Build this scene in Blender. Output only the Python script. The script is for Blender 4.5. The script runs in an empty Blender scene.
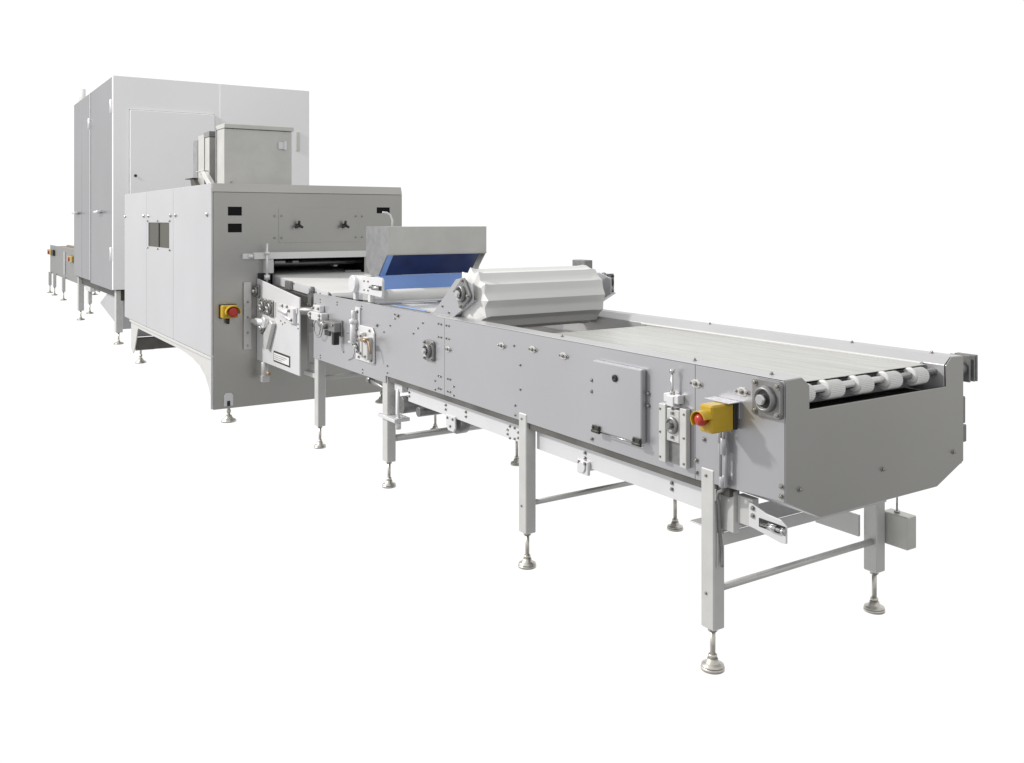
import bpy, bmesh, math, random
from mathutils import Vector, Matrix
random.seed(7)
SC = bpy.context.scene
COL = SC.collection

# ------------------------------------------------------------------ materials
def mat(name, col, metal=0.0, rough=0.4, brushed=None, var=0.04, scale=6.0, bump=0.0, coat=0.0, rvar=0.08, spec=0.5, warp=0.0, wscale=1.5):
    m = bpy.data.materials.new(name); m.use_nodes = True
    nt = m.node_tree; N = nt.nodes; L = nt.links
    b = N['Principled BSDF']
    b.inputs['Metallic'].default_value = metal
    b.inputs['Coat Weight'].default_value = coat
    b.inputs['Specular IOR Level'].default_value = spec
    tc = N.new('ShaderNodeTexCoord')
    mp = N.new('ShaderNodeMapping'); L.new(tc.outputs['Object'], mp.inputs[0])
    nz = N.new('ShaderNodeTexNoise'); nz.inputs['Scale'].default_value = scale; nz.inputs['Detail'].default_value = 5
    L.new(mp.outputs[0], nz.inputs['Vector'])
    # broad tonal variation of the sheet
    r = N.new('ShaderNodeValToRGB')
    c0 = [max(0, c * (1 - var)) for c in col]; c1 = [min(1, c * (1 + var)) for c in col]
    r.color_ramp.elements[0].color = (*c0, 1); r.color_ramp.elements[1].color = (*c1, 1)
    r.color_ramp.elements[0].position = 0.3; r.color_ramp.elements[1].position = 0.7
    L.new(nz.outputs[0], r.inputs[0]); L.new(r.outputs[0], b.inputs['Base Color'])
    src = nz
    if brushed:
        mp2 = N.new('ShaderNodeMapping'); mp2.inputs['Scale'].default_value = brushed
        L.new(tc.outputs['Object'], mp2.inputs[0])
        nz2 = N.new('ShaderNodeTexNoise'); nz2.inputs['Scale'].default_value = 1.0; nz2.inputs['Detail'].default_value = 4
        L.new(mp2.outputs[0], nz2.inputs['Vector']); src = nz2
    mr = N.new('ShaderNodeMapRange')
    lo = max(0.31 if 0.3 < metal < 0.9 else 0.02, rough - rvar)
    mr.inputs['To Min'].default_value = lo; mr.inputs['To Max'].default_value = max(lo + .03, rough + rvar)
    L.new(src.outputs[0], mr.inputs['Value']); L.new(mr.outputs[0], b.inputs['Roughness'])
    if bump:
        bp = N.new('ShaderNodeBump'); bp.inputs['Strength'].default_value = bump; bp.inputs['Distance'].default_value = 0.002
        L.new(src.outputs[0], bp.inputs['Height']); L.new(bp.outputs[0], b.inputs['Normal'])
    if warp:
        nw = N.new('ShaderNodeTexNoise'); nw.inputs['Scale'].default_value = wscale; nw.inputs['Detail'].default_value = 1
        L.new(tc.outputs['Object'], nw.inputs['Vector'])
        bw = N.new('ShaderNodeBump'); bw.inputs['Strength'].default_value = 1; bw.inputs['Distance'].default_value = warp
        L.new(nw.outputs[0], bw.inputs['Height'])
        if bump: L.new(bw.outputs[0], bp.inputs['Normal'])
        else: L.new(bw.outputs[0], b.inputs['Normal'])
    return m

M = {}
M['steel']  = mat('brushed_steel', (.455, .455, .475), .58, .29, var=.04, scale=1.6, rvar=.10)
M['steel_front'] = mat('front_plate_steel', (.445, .44, .42), .88, .25, var=.05, scale=1.1, rvar=.12)
M['steel_v'] = mat('upright_grain_steel', (.34, .34, .35), .85, .33, brushed=(160, 160, 3), var=.14, scale=20)
M['white_sheet'] = mat('pale_cabinet_sheet', (.52, .52, .54), .55, .32, var=.05, scale=.8, rvar=.12)
M['frame']  = mat('bead_blasted_steel', (.60, .60, .59), .45, .46, var=.04, scale=14)
M['cover']  = mat('folded_steel_cover', (.52, .52, .53), .5, .36, var=.04, scale=3)
M['rail']   = mat('pale_aluminium_rail', (.72, .72, .735), .4, .36, var=.02, scale=8)
M['bright'] = mat('bright_blasted_sheet', (.60, .60, .615), .15, .42, var=.03, scale=5)
M['cast']   = mat('cast_grey', (.27, .27, .27), .7, .42, var=.12, scale=40, bump=.15)
M['bolt']   = mat('bolt_steel', (.40, .39, .37), .95, .25, var=.1, scale=60)
M['foot'] = mat('foot_metal', (.60, .58, .53), .8, .36, var=.1, scale=60)
M['chrome'] = mat('polished_shaft', (.62, .62, .62), 1.0, .2, var=.05, scale=30)
M['dark']   = mat('dark_rubber', (.018, .018, .018), 0, .5, var=.2, scale=30)
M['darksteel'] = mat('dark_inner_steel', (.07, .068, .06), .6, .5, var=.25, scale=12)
M['dark_steel_shade'] = mat('dark_steel_with_shade', (.16, .155, .145), .8, .4, var=.3, scale=5)  # dark steel tone, also holds the shade under the panels and drum
M['yellow'] = mat('yellow_plastic', (.50, .33, .015), 0, .35, var=.03, scale=20)
M['red']    = mat('red_plastic', (.42, .03, .02), 0, .28, var=.03, scale=20)
M['white']  = mat('white_plastic', (.68, .68, .67), 0, .38, var=.015, scale=5)
M['blue']   = mat('blue_plastic', (.26, .44, .90), 0, .36, var=.03, scale=6)
M['shaded_blue']   = mat('shaded_blue_liner', (.012, .03, .13), 0, .30, var=.25, scale=9)  # blue lining with the hood's shadow put into its colour
M['glass']  = mat('black_window', (.006, .006, .006), 0, .45, var=.1, scale=20, spec=.15)
M['dull'] = mat('dull_far_sheet', (.33, .33, .325), .4, .45, var=.08, scale=2)
M['olive'] = mat('tinted_window', (.05, .047, .035), 0, .5, var=.15, scale=3)
M['tan']    = mat('warm_steel', (.56, .557, .53), .6, .38, var=.05, scale=9)
M['brass']  = mat('brown_lever', (.35, .25, .16), .3, .4, var=.1, scale=30)
M['paper']  = mat('grey_white_plate', (.72, .72, .72), .2, .5, var=.05, scale=30)
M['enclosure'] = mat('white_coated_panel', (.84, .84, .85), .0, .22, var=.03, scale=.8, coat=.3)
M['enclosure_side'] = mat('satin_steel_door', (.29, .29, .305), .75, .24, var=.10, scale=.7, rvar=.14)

def belt_mat():
    m = bpy.data.materials.new('woven_cream_belt'); m.use_nodes = True
    nt = m.node_tree; N = nt.nodes; L = nt.links; b = N['Principled BSDF']
    tc = N.new('ShaderNodeTexCoord')
    mp = N.new('ShaderNodeMapping'); mp.inputs['Scale'].default_value = (.7, 34, 1); L.new(tc.outputs['Object'], mp.inputs[0])
    nz = N.new('ShaderNodeTexNoise'); nz.inputs['Scale'].default_value = 1; nz.inputs['Detail'].default_value = 6
    L.new(mp.outputs[0], nz.inputs['Vector'])
    mp3 = N.new('ShaderNodeMapping'); mp3.inputs['Scale'].default_value = (5, 90, 1); L.new(tc.outputs['Object'], mp3.inputs[0])
    nz3 = N.new('ShaderNodeTexNoise'); nz3.inputs['Scale'].default_value = 1; nz3.inputs['Detail'].default_value = 3
    L.new(mp3.outputs[0], nz3.inputs['Vector'])
    ad = N.new('ShaderNodeMath'); ad.operation = 'ADD'; L.new(nz.outputs[0], ad.inputs[0]); L.new(nz3.outputs[0], ad.inputs[1])
    r = N.new('ShaderNodeValToRGB')
    r.color_ramp.elements[0].color = (.42, .42, .395, 1); r.color_ramp.elements[1].color = (.56, .56, .53, 1)
    r.color_ramp.elements[0].position = .75; r.color_ramp.elements[1].position = 1.2
    hf = N.new('ShaderNodeMath'); hf.operation = 'MULTIPLY'; hf.inputs[1].default_value = 1.0
    L.new(ad.outputs[0], hf.inputs[0])
    mr = N.new('ShaderNodeMapRange'); mr.inputs['From Min'].default_value = .8; mr.inputs['From Max'].default_value = 1.2
    L.new(hf.outputs[0], mr.inputs['Value'])
    r.color_ramp.elements[0].position = 0; r.color_ramp.elements[1].position = 1
    L.new(mr.outputs[0], r.inputs[0]); L.new(r.outputs[0], b.inputs['Base Color'])
    b.inputs['Roughness'].default_value = .26; b.inputs['Metallic'].default_value = .25
    wv = N.new('ShaderNodeTexWave'); wv.bands_direction = 'X'; wv.inputs['Scale'].default_value = 60
    L.new(tc.outputs['Object'], wv.inputs['Vector'])
    bp = N.new('ShaderNodeBump'); bp.inputs['Strength'].default_value = .25; bp.inputs['Distance'].default_value = .002
    L.new(wv.outputs[0], bp.inputs['Height']); L.new(bp.outputs[0], b.inputs['Normal'])
    return m
M['belt'] = belt_mat()

# ------------------------------------------------------------------ mesh builder
class B:
    def __init__(s): s.bm = bmesh.new()
    def box(s, x0, x1, y0, y1, z0, z1):
        v = [s.bm.verts.new((x, y, z)) for x in (x0, x1) for y in (y0, y1) for z in (z0, z1)]
        for f in ((0,1,3,2),(4,6,7,5),(0,4,5,1),(2,3,7,6),(0,2,6,4),(1,5,7,3)): s.bm.faces.new([v[i] for i in f])
        return s
    def prism(s, pts, ax, a, b):
        """pts: outline in the plane across ax ('y': (x,z), 'x': (y,z), 'z': (x,y)), extruded from a to b"""
        def P(p, t): return {'y': (p[0], t, p[1]), 'x': (t, p[0], p[1]), 'z': (p[0], p[1], t)}[ax]
        A = [s.bm.verts.new(P(p, a)) for p in pts]; C = [s.bm.verts.new(P(p, b)) for p in pts]
        s.bm.faces.new(A); s.bm.faces.new(C[::-1])
        n = len(pts)
        for i in range(n): s.bm.faces.new((A[i], A[(i+1) % n], C[(i+1) % n], C[i]))
        return s
    def cyl(s, p0, p1, r0, r1=None, n=20, cap=True):
        r1 = r0 if r1 is None else r1
        p0 = Vector(p0); p1 = Vector(p1); d = (p1 - p0).normalized()
        u = d.orthogonal().normalized(); w = d.cross(u)
        R = []
        for p, r in ((p0, r0), (p1, r1)):
            R.append([s.bm.verts.new(p + (u * math.cos(2*math.pi*i/n) + w * math.sin(2*math.pi*i/n)) * r) for i in range(n)])
        for i in range(n): 
            f = s.bm.faces.new((R[0][i], R[0][(i+1) % n], R[1][(i+1) % n], R[1][i])); f.smooth = True
        if cap: s.bm.faces.new(R[0][::-1]); s.bm.faces.new(R[1])
        return s
    def tube(s, pts, r, n=10):
        pts = [Vector(p) for p in pts]
        rings = []
        u = None
        for i, p in enumerate(pts):
            d = (pts[min(i+1, len(pts)-1)] - pts[max(i-1, 0)]).normalized()
            u = d.orthogonal().normalized() if u is None else (u - d * u.dot(d)).normalized()
            w = d.cross(u)
            rings.append([s.bm.verts.new(p + (u*math.cos(2*math.pi*k/n) + w*math.sin(2*math.pi*k/n))*r) for k in range(n)])
        for a, b in zip(rings, rings[1:]):
            for k in range(n):
                f = s.bm.faces.new((a[k], a[(k+1) % n], b[(k+1) % n], b[k])); f.smooth = True
        s.bm.faces.new(rings[0][::-1]); s.bm.faces.new(rings[-1])
        return s
    def lathe(s, prof, c, axis='z', n=28):
        """prof: (radius, along-axis) pairs; c: origin"""
        rings = []
        for r, t in prof:
            ring = []
            for k in range(n):
                a = 2*math.pi*k/n; ca, sa = r*math.cos(a), r*math.sin(a)
                o = {'z': (ca, sa, t), 'y': (ca, t, sa), 'x': (t, ca, sa)}[axis]
                ring.append(s.bm.verts.new((c[0]+o[0], c[1]+o[1], c[2]+o[2])))
            rings.append(ring)
        for a, b in zip(rings, rings[1:]):
            for k in range(n):
                f = s.bm.faces.new((a[k], a[(k+1) % n], b[(k+1) % n], b[k])); f.smooth = True
        s.bm.faces.new(rings[0]); s.bm.faces.new(rings[-1])
        return s
    def sheet(s, prof, ax, a, b, th=.003):
        """an open profile bent from sheet: prof in the plane across ax, swept from a to b, with thickness"""
        n = len(prof); off = []
        for i in range(n):
            d = Vector(prof[min(i+1, n-1)]) - Vector(prof[max(i-1, 0)]); d.normalize()
            off.append((prof[i][0] - d.y*th, prof[i][1] + d.x*th))
        return s.prism(list(prof) + off[::-1], ax, a, b)
    def holes(s, ax, t0, t1, rect, hs):
        """a plate across ax from t0 to t1, rect=(a0,a1,b0,b1), with rectangular holes; one connected mesh"""
        A = sorted({rect[0], rect[1], *[h[0] for h in hs], *[h[1] for h in hs]})
        C = sorted({rect[2], rect[3], *[h[2] for h in hs], *[h[3] for h in hs]})
        def P(a, b, t): return {'y': (a, t, b), 'x': (t, a, b), 'z': (a, b, t)}[ax]
        vs = {}
        def V(i, j, k):
            if (i, j, k) not in vs: vs[(i, j, k)] = s.bm.verts.new(P(A[i], C[j], (t0, t1)[k]))
            return vs[(i, j, k)]
        def solid(i, j):
            if i < 0 or j < 0 or i >= len(A)-1 or j >= len(C)-1: return False
            ca, cb = (A[i]+A[i+1])/2, (C[j]+C[j+1])/2
            return not any(h[0] < ca < h[1] and h[2] < cb < h[3] for h in hs)
        for i in range(len(A)-1):
            for j in range(len(C)-1):
                if not solid(i, j): continue
                for k in (0, 1): s.bm.faces.new([V(i,j,k), V(i+1,j,k), V(i+1,j+1,k), V(i,j+1,k)])
                if not solid(i-1, j): s.bm.faces.new([V(i,j,0), V(i,j+1,0), V(i,j+1,1), V(i,j,1)])
                if not solid(i+1, j): s.bm.faces.new([V(i+1,j,0), V(i+1,j+1,0), V(i+1,j+1,1), V(i+1,j,1)])
                if not solid(i, j-1): s.bm.faces.new([V(i,j,0), V(i+1,j,0), V(i+1,j,1), V(i,j,1)])
                if not solid(i, j+1): s.bm.faces.new([V(i,j+1,0), V(i+1,j+1,0), V(i+1,j+1,1), V(i,j+1,1)])
        return s
    def go(s, name, m, parent=None, bevel=.0015, label=None, at=None):
        """links everything collected as ONE mesh object; vertices are given in world metres"""
        root = parent
        while root is not None and root.parent is not None: root = root.parent
        base = Vector(root.location) if root else Vector((0, 0, 0))
        bmesh.ops.recalc_face_normals(s.bm, faces=s.bm.faces)
        o0 = Vector(at) if at is not None else (base if parent is not None else Vector((0, 0, 0)))
        bmesh.ops.translate(s.bm, verts=s.bm.verts, vec=-o0)
        me = bpy.data.meshes.new(name); s.bm.to_mesh(me); s.bm.free()
        me.materials.append(M[m])
        o = bpy.data.objects.new(name, me); COL.objects.link(o)
        if parent is not None:
            o.parent = parent
            # offset of the direct parent from the world origin
            po = Vector((0, 0, 0)); q = parent
            while q is not None: po += Vector(q.location); q = q.parent
            o.location = o0 - po
        else: o.location = o0
        if bevel:
            md = o.modifiers.new('edge', 'BEVEL'); md.width = bevel; md.segments = 1; md.limit_method = 'ANGLE'; md.angle_limit = math.radians(40)
        if label: o['label'] = label
        return o

def thing(name, loc, label, cat, group=None):
    o = bpy.data.objects.new(name, None); COL.objects.link(o); o.location = loc
    o['label'] = label; o['category'] = cat; o.empty_display_size = .1
    if group: o['group'] = group
    return o

BOLT = {}
def bolt_mesh(ax, sgn):
    if (ax, sgn) in BOLT: return BOLT[(ax, sgn)]
    b = B(); d = {'x': Vector((1,0,0)), 'y': Vector((0,1,0)), 'z': Vector((0,0,1))}[ax] * sgn
    o = Vector((0,0,0))
    b.cyl(o, o + d*.0022, .0098, n=16)
    b.cyl(o + d*.0022, o + d*.009, .0062, .0058, n=6)
    b.cyl(o + d*.009, o + d*.0105, .0040, .003, n=8)
    bmesh.ops.recalc_face_normals(b.bm, faces=b.bm.faces)
    me = bpy.data.meshes.new('bolt'); b.bm.to_mesh(me); b.bm.free(); me.materials.append(M['bolt'])
    BOLT[(ax, sgn)] = me
    return me
def bolt(parent, p, ax='y', sgn=-1, s=1.0, name='bolt'):
    o = bpy.data.objects.new(name, bolt_mesh(ax, sgn)); COL.objects.link(o); o.parent = parent
    po = Vector((0,0,0)); q = parent
    while q is not None: po += Vector(q.location); q = q.parent
    o.location = Vector(p) - po; o.scale = (s, s, s)
    return o

def leg(parent, x, y, ztop, w=.062, d=.052, zb=.155, rfoot=.041, m='frame', dirx=1, zf=0.0):
    """square tube leg (x,y: centre) on a threaded levelling foot"""
    b = B().box(x-w/2, x+w/2, y-d/2, y+d/2, zb, ztop)
    L = b.go('leg', m, parent, .004)
    bt = B().cyl((x, y, zb-.014), (x, y, zb+.002), .017, n=6); bt.go('lock_nut', 'bolt', L, .001)
    f = B().cyl((x, y, .03+zf), (x, y, zb-.012), .0095, n=12)
    f.lathe([(rfoot, 0), (rfoot, .008), (rfoot*.92, .012)], (x, y, zf), n=24)
    f.lathe([(rfoot*.97, .0125), (rfoot*.93, .017), (rfoot*.62, .022), (.021, .027), (.018, .038)], (x, y, zf), n=24)
    f.cyl((x, y, .038+zf), (x, y, .052+zf), .015, n=6)
    f.go('foot', 'foot', L, 0)
    return L

def estop(parent, x0, x1, z0, z1, depth, yb, name='emergency_stop'):
    """yellow box with a red mushroom button facing -y under a guard, fixed on a black base at y=yb"""
    y1 = yb - depth*.14; y0 = yb - depth
    box = B().box(x0, x1, y0, y1, z0, z1).go(name, 'yellow', parent, .006)
    B().box(x0+.003, x1+.001, y1, yb, z0+.002, z1-.002).go('base', 'dark', box, .002)
    cx, cz = (x0+x1)/2, (z0+z1)/2; r = min(x1-x0, z1-z0)*.36
    B().lathe([(r*.7, 0), (r*.7, -.012), (r, -.013), (r*1.02, -.024), (r*.8, -.034), (r*.3, -.038)], (cx, y0, cz), 'y', 24).go('button', 'red', box, 0)
    g = B(); n = 14; ro, ri = r*1.6, r*1.38
    out = [(cx+ro*math.cos(a), cz+ro*.9*math.sin(a)) for a in [math.radians(10+215*i/n) for i in range(n+1)]]
    inn = [(cx+ri*math.cos(a), cz+ri*.9*math.sin(a)) for a in [math.radians(10+215*i/n) for i in range(n+1)]]
    g.prism(out + inn[::-1], 'y', y0-.036, y0+.004); g.go('guard', 'yellow', box, .001)
    return box

def flange4(parent, x, z, y, s=.062, sgn=-1, rot=0.0, r_in=.03):
    """square cast flange bearing on a panel facing sgn*y"""
    b = B(); th = .014
    pts = []
    for cxs, czs, a0 in ((1,1,0),(-1,1,90),(-1,-1,180),(1,-1,270)):
        for k in range(5):
            a = math.radians(a0 + 22.5*k); rr = s*.28
            px, pz = cxs*(s-rr) + rr*math.cos(a), czs*(s-rr) + rr*math.sin(a)
            c, q = math.cos(rot), math.sin(rot)
            pts.append((x + px*c - pz*q, z + px*q + pz*c))
    b.prism(pts, 'y', y, y + sgn*th)
    b.lathe([(s*.72, sgn*th*.9), (s*.66, sgn*(th+.016)), (s*.52, sgn*(th+.02)), (s*.50, sgn*(th+.010))], (x, y, z), 'y', 28)
    f = b.go('bearing', 'cast', parent, .003)
    B().lathe([(s*.49, sgn*(th+.009)), (s*.47, sgn*(th+.012))], (x, y, z), 'y', 20).go('seal', 'dark', f, 0)
    B().cyl((x, y+sgn*th, z), (x, y+sgn*(th+.034), z), s*.27, n=18).go('shaft_end', 'chrome', f, .002)
    for a, c in ((1,1),(1,-1),(-1,1),(-1,-1)):
        dx, dz = a*s*.76, c*s*.76; cr, sr = math.cos(rot), math.sin(rot)
        bolt(f, (x+dx*cr-dz*sr, y+sgn*th, z+dx*sr+dz*cr), 'y', sgn, 1.15*s/.062)
    return f

# ================================================================== MAIN CONVEYOR
CV = thing('belt_conveyor', (-1.7, .48, 0), 'long stainless steel conveyor with cream belt, adjustable legs and yellow stop box', 'conveyor')
XE = .343
B().prism([(-3.732,.612),(-2.575,.612),(-2.575,.653),(-1.867,.655),(-1.867,1.049),(-3.732,1.049)], 'y', 0, .006).go('side_panel', 'steel', CV, .001)
B().prism([(-1.8645,.655),(-.052,.652),(-.052,1.049),(-1.8645,1.049)], 'y', 0, .006).go('side_panel', 'steel', CV, .001)
B().prism([(-.0495,.652),(XE-.001,.672),(XE-.001,1.049),(-.0495,1.049)], 'y', -.001, .006).go('side_panel', 'steel', CV, .001)
B().prism([(-3.732,.612),(-2.575,.612),(-2.575,.653),(XE-.002,.655),(XE-.002,1.049),(-3.732,1.049)], 'y', .959, .965).go('side_panel', 'steel', CV, .001)
# bent covers along both edges
pr = [(.0, 1.0505), (.075, 1.0525), (.110, 1.027), (.110, .925)]
B().sheet(pr, 'x', -1.95, XE-.002, .003).go('edge_cover', 'cover', CV, .001)
B().sheet([(.965-a, b) for a, b in pr], 'x', -2.0, XE-.002, -.003).go('edge_cover', 'cover', CV, .001)
B().prism([(.0,1.0495),(.03,1.0495),(.03,1.0525),(.0,1.0525)], 'x', -3.732, -1.953).go('edge_cover', 'cover', CV, .001)
B().prism([(.935,1.0495),(.965,1.0495),(.965,1.0525),(.935,1.0525)], 'x', -3.732, -2.003).go('edge_cover', 'cover', CV, .001)
B().box(-1.3, .26, .832, .8525, 1.021, 1.0295).go('guide_strip', 'white', CV, .002)
for x in (-.9, -.1, .25):
    bolt(CV, (x, .045, 1.0555), 'z', 1, .8); bolt(CV, (x, .92, 1.0555), 'z', 1, .8)
# closed end
ep = [(0,.672),(.165,.597),(.80,.597),(.965,.666),(.965,1.052),(.89,1.055),(.856,1.027),(.856,.95),(.110,.95),(.110,1.027),(.075,1.055),(0,1.052)]
B().prism(ep, 'x', XE, XE+.004).go('end_plate', 'steel_front', CV, .001)
for y, z in ((.063,.704),(.485,.706),(.90,.708)): bolt(CV, (XE+.004, y, z), 'x', 1, 1.0)
B().sheet([(.004,.668),(.165,.596),(.80,.596),(.961,.663)], 'x', -.30, XE-.001, .003).go('drip_tray', 'steel', CV, .001)
# dark strips added in place of the shade below the panels + inner bed
B().box(-2.55, .10, .010, .030, .624, .662).go('shade_strip', 'dark_steel_shade', CV, .001)
B().box(-3.72, .30, .935, .957, .62, .66).go('shade_strip', 'dark_steel_shade', CV, .001)
B().box(-2.5, .335, .112, .853, .915, .922).go('slider_bed', 'dark_steel_shade', CV, .001)  # bed coloured darker to include the shadow under the drum
B().box(.334, .3405, .12, .85, .90, .949)  .go('inner_plate', 'dark_steel_shade', CV, .001)
b = B(); n = 10
prof = [(-1.26,1.004),(-1.235,1.020),(.262,1.024)] + [(.300+.038*math.sin(a)-.0, .987+.038*math.cos(a)) for a in [math.radians(-20+20*i) for i in range(4)]]
b.sheet([(-1.27,.985),(-1.262,1.006),(-1.24,1.019),(.284,1.0232)], 'y', .116, .830, .002)
b.go('belt', 'belt', CV, 0)
# shaft and ribbed wheels
B().cyl((.302,.02,.999), (.302,.945,.999), .014, n=18).go('drive_shaft', 'chrome', CV, 0)
for y0, y1 in ((.080,.160),(.228,.310),(.384,.463),(.544,.623),(.701,.779)):
    b = B(); n = 60; r0, r1 = .0300, .0278
    ring = [(.302+(r0 if k % 2 else r1)*math.cos(2*math.pi*k/n), .9925+(r0 if k % 2 else r1)*math.sin(2*math.pi*k/n)) for k in range(n)]
    b.prism(ring, 'y', y0+.008, y1)
    b.lathe([(.021, 0), (.0285, .002), (.0285, .008)], (.302, y0, .999), 'y', 28)
    b.go('ribbed_wheel', 'white', CV, 0)
flange4(CV, .280, .987, -.001, .060)
flange4(CV, .20, .983, .966, .063, 1)
B().box(.245,.262,.114,.850,.945,1.012).go('nose_bar', 'steel', CV, .002)
# motor and boxes on the far side
g = B().box(.25, .335, .966, .985, .94, 1.045).cyl((.295,.985,.995),(.295,1.03,.995),.03,n=18)
for k in (0, 2, 3): g.box(.25, .33, 1.033+.016*k, 1.042+.016*k, .945, 1.045)
g.cyl((.283,.965,.995), (.283,1.10,.995), .035, n=18)
g.go('drive_motor', 'cast', CV, .002)
B().box(.26,.338,.966,.995,.80,.90).box(.28,.338,.966,1.002,.73,.795).go('terminal_box', 'cast', CV, .003)
# access door
D = B().box(-.597, -.305, -.026, -.001, .724, .999).go('access_door', 'steel', CV, .004)
B().lathe([(.014,-.0), (.014,-.006), (.009,-.008), (.004,-.004)], (-.456,-.026,.947), 'y', 20).go('lock', 'dark', D, 0)
for x in (-.567, -.322):
    hg = B().box(x-.024, x+.020, -.034, -.026, .715, .745).cyl((x-.026,-.032,.722), (x+.022,-.032,.722), .007, n=10)
    for a in (-.018, .014): hg.cyl((x+a,-.034,.736), (x+a,-.038,.736), .005, n=8)
    hg.go('hinge', 'darksteel', D, .001)
B().cyl((-.575,-.028,.722), (-.29,-.028,.722), .0025, n=8).go('hinge_rod', 'bolt', D, 0)
_old = B.go
def _shift_go(s, *a, **k):
    bmesh.ops.translate(s.bm, verts=s.bm.verts, vec=(.019, 0, 0)); return _old(s, *a, **k)
B.go = _shift_go
# take-up slide with threaded rod
T = B().box(-.234,-.198,-.022,-.001,.684,.892).box(-.126,-.092,-.022,-.001,.684,.892).go('take_up_guide', 'frame', CV, .002)
B().box(-.197,-.127,-.0035,-.001,.684,.87).go('slot_plate', 'cast', T, 0)
B().box(-.195,-.129,-.020,-.004,.765,.882).go('slide_block', 'frame', T, .003)
sb = B().lathe([(.030,-.020), (.030,-.030), (.022,-.033), (.020,-.027)], (-.162,0,.825), 'y', 22); sb.cyl((-.162,-.02,.825),(-.162,-.045,.825), .011, n=14)
sb.cyl((-.162,-.02,.868),(-.162,-.028,.868),.006,n=6); sb.cyl((-.162,-.02,.782),(-.162,-.028,.782),.006,n=6)
sb.go('bearing', 'cast', T, .001)
tb = B().box(-.200,-.124,-.030,-.001,.905,.935); tb.box(-.18,-.145,-.034,-.001,.893,.93)
tb.go('rod_bracket', 'rail', T, .002)
tr = B().cyl((-.163,-.022,.88),(-.163,-.022,1.016),.0045,n=10).cyl((-.163,-.022,1.010),(-.163,-.022,1.024),.009,n=6).cyl((-.163,-.022,.935),(-.163,-.022,.946),.010,n=6).cyl((-.163,-.022,.892),(-.163,-.022,.904),.010,n=6)
tr.go('threaded_rod', 'chrome', T, 0)
for x in (-.226, -.104):
    for z in (.873, .79, .70): bolt(T, (x+.019, -.022, z), 'y', -1, .5)
B.go = _old
# small diamond plates
def diamond(x, z, w=.034, h=.014):
    d = B().prism([(x-w,z),(x-w*.3,z+h),(x+w*.3,z+h),(x+w,z),(x+w*.3,z-h),(x-w*.3,z-h)], 'y', -.005, -.0005).go('diamond_plate', 'frame', CV, .001)
    bolt(d, (x, -.005, z), 'y', -1, .95)
    bolt(d, (x-w*.68, -.005, z), 'y', -1, .55); bolt(d, (x+w*.68, -.005, z), 'y', -1, .75)
for x, z in ((-.045,.985),(.168,.990),(-.825,.985),(-1.055,.985),(-1.31,.972),(-1.825,.896)): diamond(x, z)
# emergency stop with its bracket, conduit
B().box(.05, .165, -.06, -.0055, .954, .957).box(.065,.16,-.0055,-.0015,.90,.957).go('stop_bracket', 'steel', CV, .001)
E = estop(CV, .094, .152, .862, .953, .118, -.006)
cd = B().cyl((.088,-.022,.667),(.088,-.022,.856),.0065,n=12).cyl((.113,-.022,.667),(.113,-.022,.80),.0065,n=12)
cd.cyl((.088,-.022,.81),(.088,-.022,.862),.010,n=12).cyl((.107,-.024,.775),(.107,-.024,.83),.012,n=12).cyl((.107,-.024,.83),(.107,-.024,.862),.006,n=12)
cd.cyl((.100,-.02,.665),(.100,-.02,.70),.014,n=12)
cd.go('conduit', 'steel', CV, .001)
B().tube([(.100,-.02,.668),(.09,-.012,.65),(.066,-.006,.638),(.053,.0,.62),(.050,.012,.59),(.047,.018,.50),(.052,.024,.43),(.055,.022,.39),(.060,.016,.378)], .0055).go('cable', 'cast', CV, 0)
B().box(.0415,.046,.008,.034,.37,.49).go('cable_clip', 'frame', CV, .001)
B().box(.0415,.046,.0,.03,.60,.64).go('cable_clip', 'frame', CV, .001)
# bearings along the panel
flange4(CV, -2.02, .866, 0, .054)
flange4(CV, -2.90, .787, -.012, .045)
# belt tension bracket group on the left part
W = B().prism([(-2.985,.70),(-2.72,.70),(-2.715,.715),(-2.715,.885),(-2.745,.915),(-2.93,.915),(-2.985,.86)], 'y', -.012, -.0005).go('bearing_plate', 'rail', CV, .003)
B().box(-2.80,-2.735,-.045,-.012,.725,.86).box(-2.86,-2.825,-.04,-.012,.73,.88).go('slide_block', 'frame', W, .004)
B().cyl((-2.78,-.06,.845),(-2.70,-.06,.847),.013,n=12).tube([(-2.70,-.06,.847),(-2.675,-.06,.835),(-2.655,-.062,.80),(-2.645,-.064,.775)],.007).go('clamp_lever', 'brass', W, 0)
for x, z in ((-2.95,.89),(-2.95,.845),(-2.77,.895),(-2.93,.72)): bolt(W, (x,-.012,z), 'y', -1, 1.0)
c = B().cyl((-2.985,-.025,.80),(-2.985,-.025,.92),.021,n=18).cyl((-2.985,-.025,.92),(-2.985,-.025,.945),.027,n=18).cyl((-2.985,-.025,.945),(-2.985,-.025,1.0),.014,n=14)
c.box(-3.0,-2.93,-.008,-.0005,.86,1.02).box(-3.06,-2.97,-.03,-.01,.795,.803)
c.go('air_cylinder', 'rail', CV, .001)
S = B().box(-3.685,-3.46,-.05,-.0005,.885,.94).box(-3.655,-3.53,-.035,-.0005,.941,.985).cyl((-3.72,-.03,.915),(-3.685,-.03,.915),.02,n=12).go('sensor_bracket', 'rail', CV, .004)
s2 = B().box(-3.42,-3.22,-.055,-.01,.84,.90).cyl((-3.46,-.05,.875),(-3.40,-.05,.875),.024,n=16).cyl((-3.36,-.055,.87),(-3.36,-.085,.87),.02,n=14)
s2.box(-3.43,-3.21,-.012,-.0005,.81,.915); s2.go('sensor', 'cast', S, .003)
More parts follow.
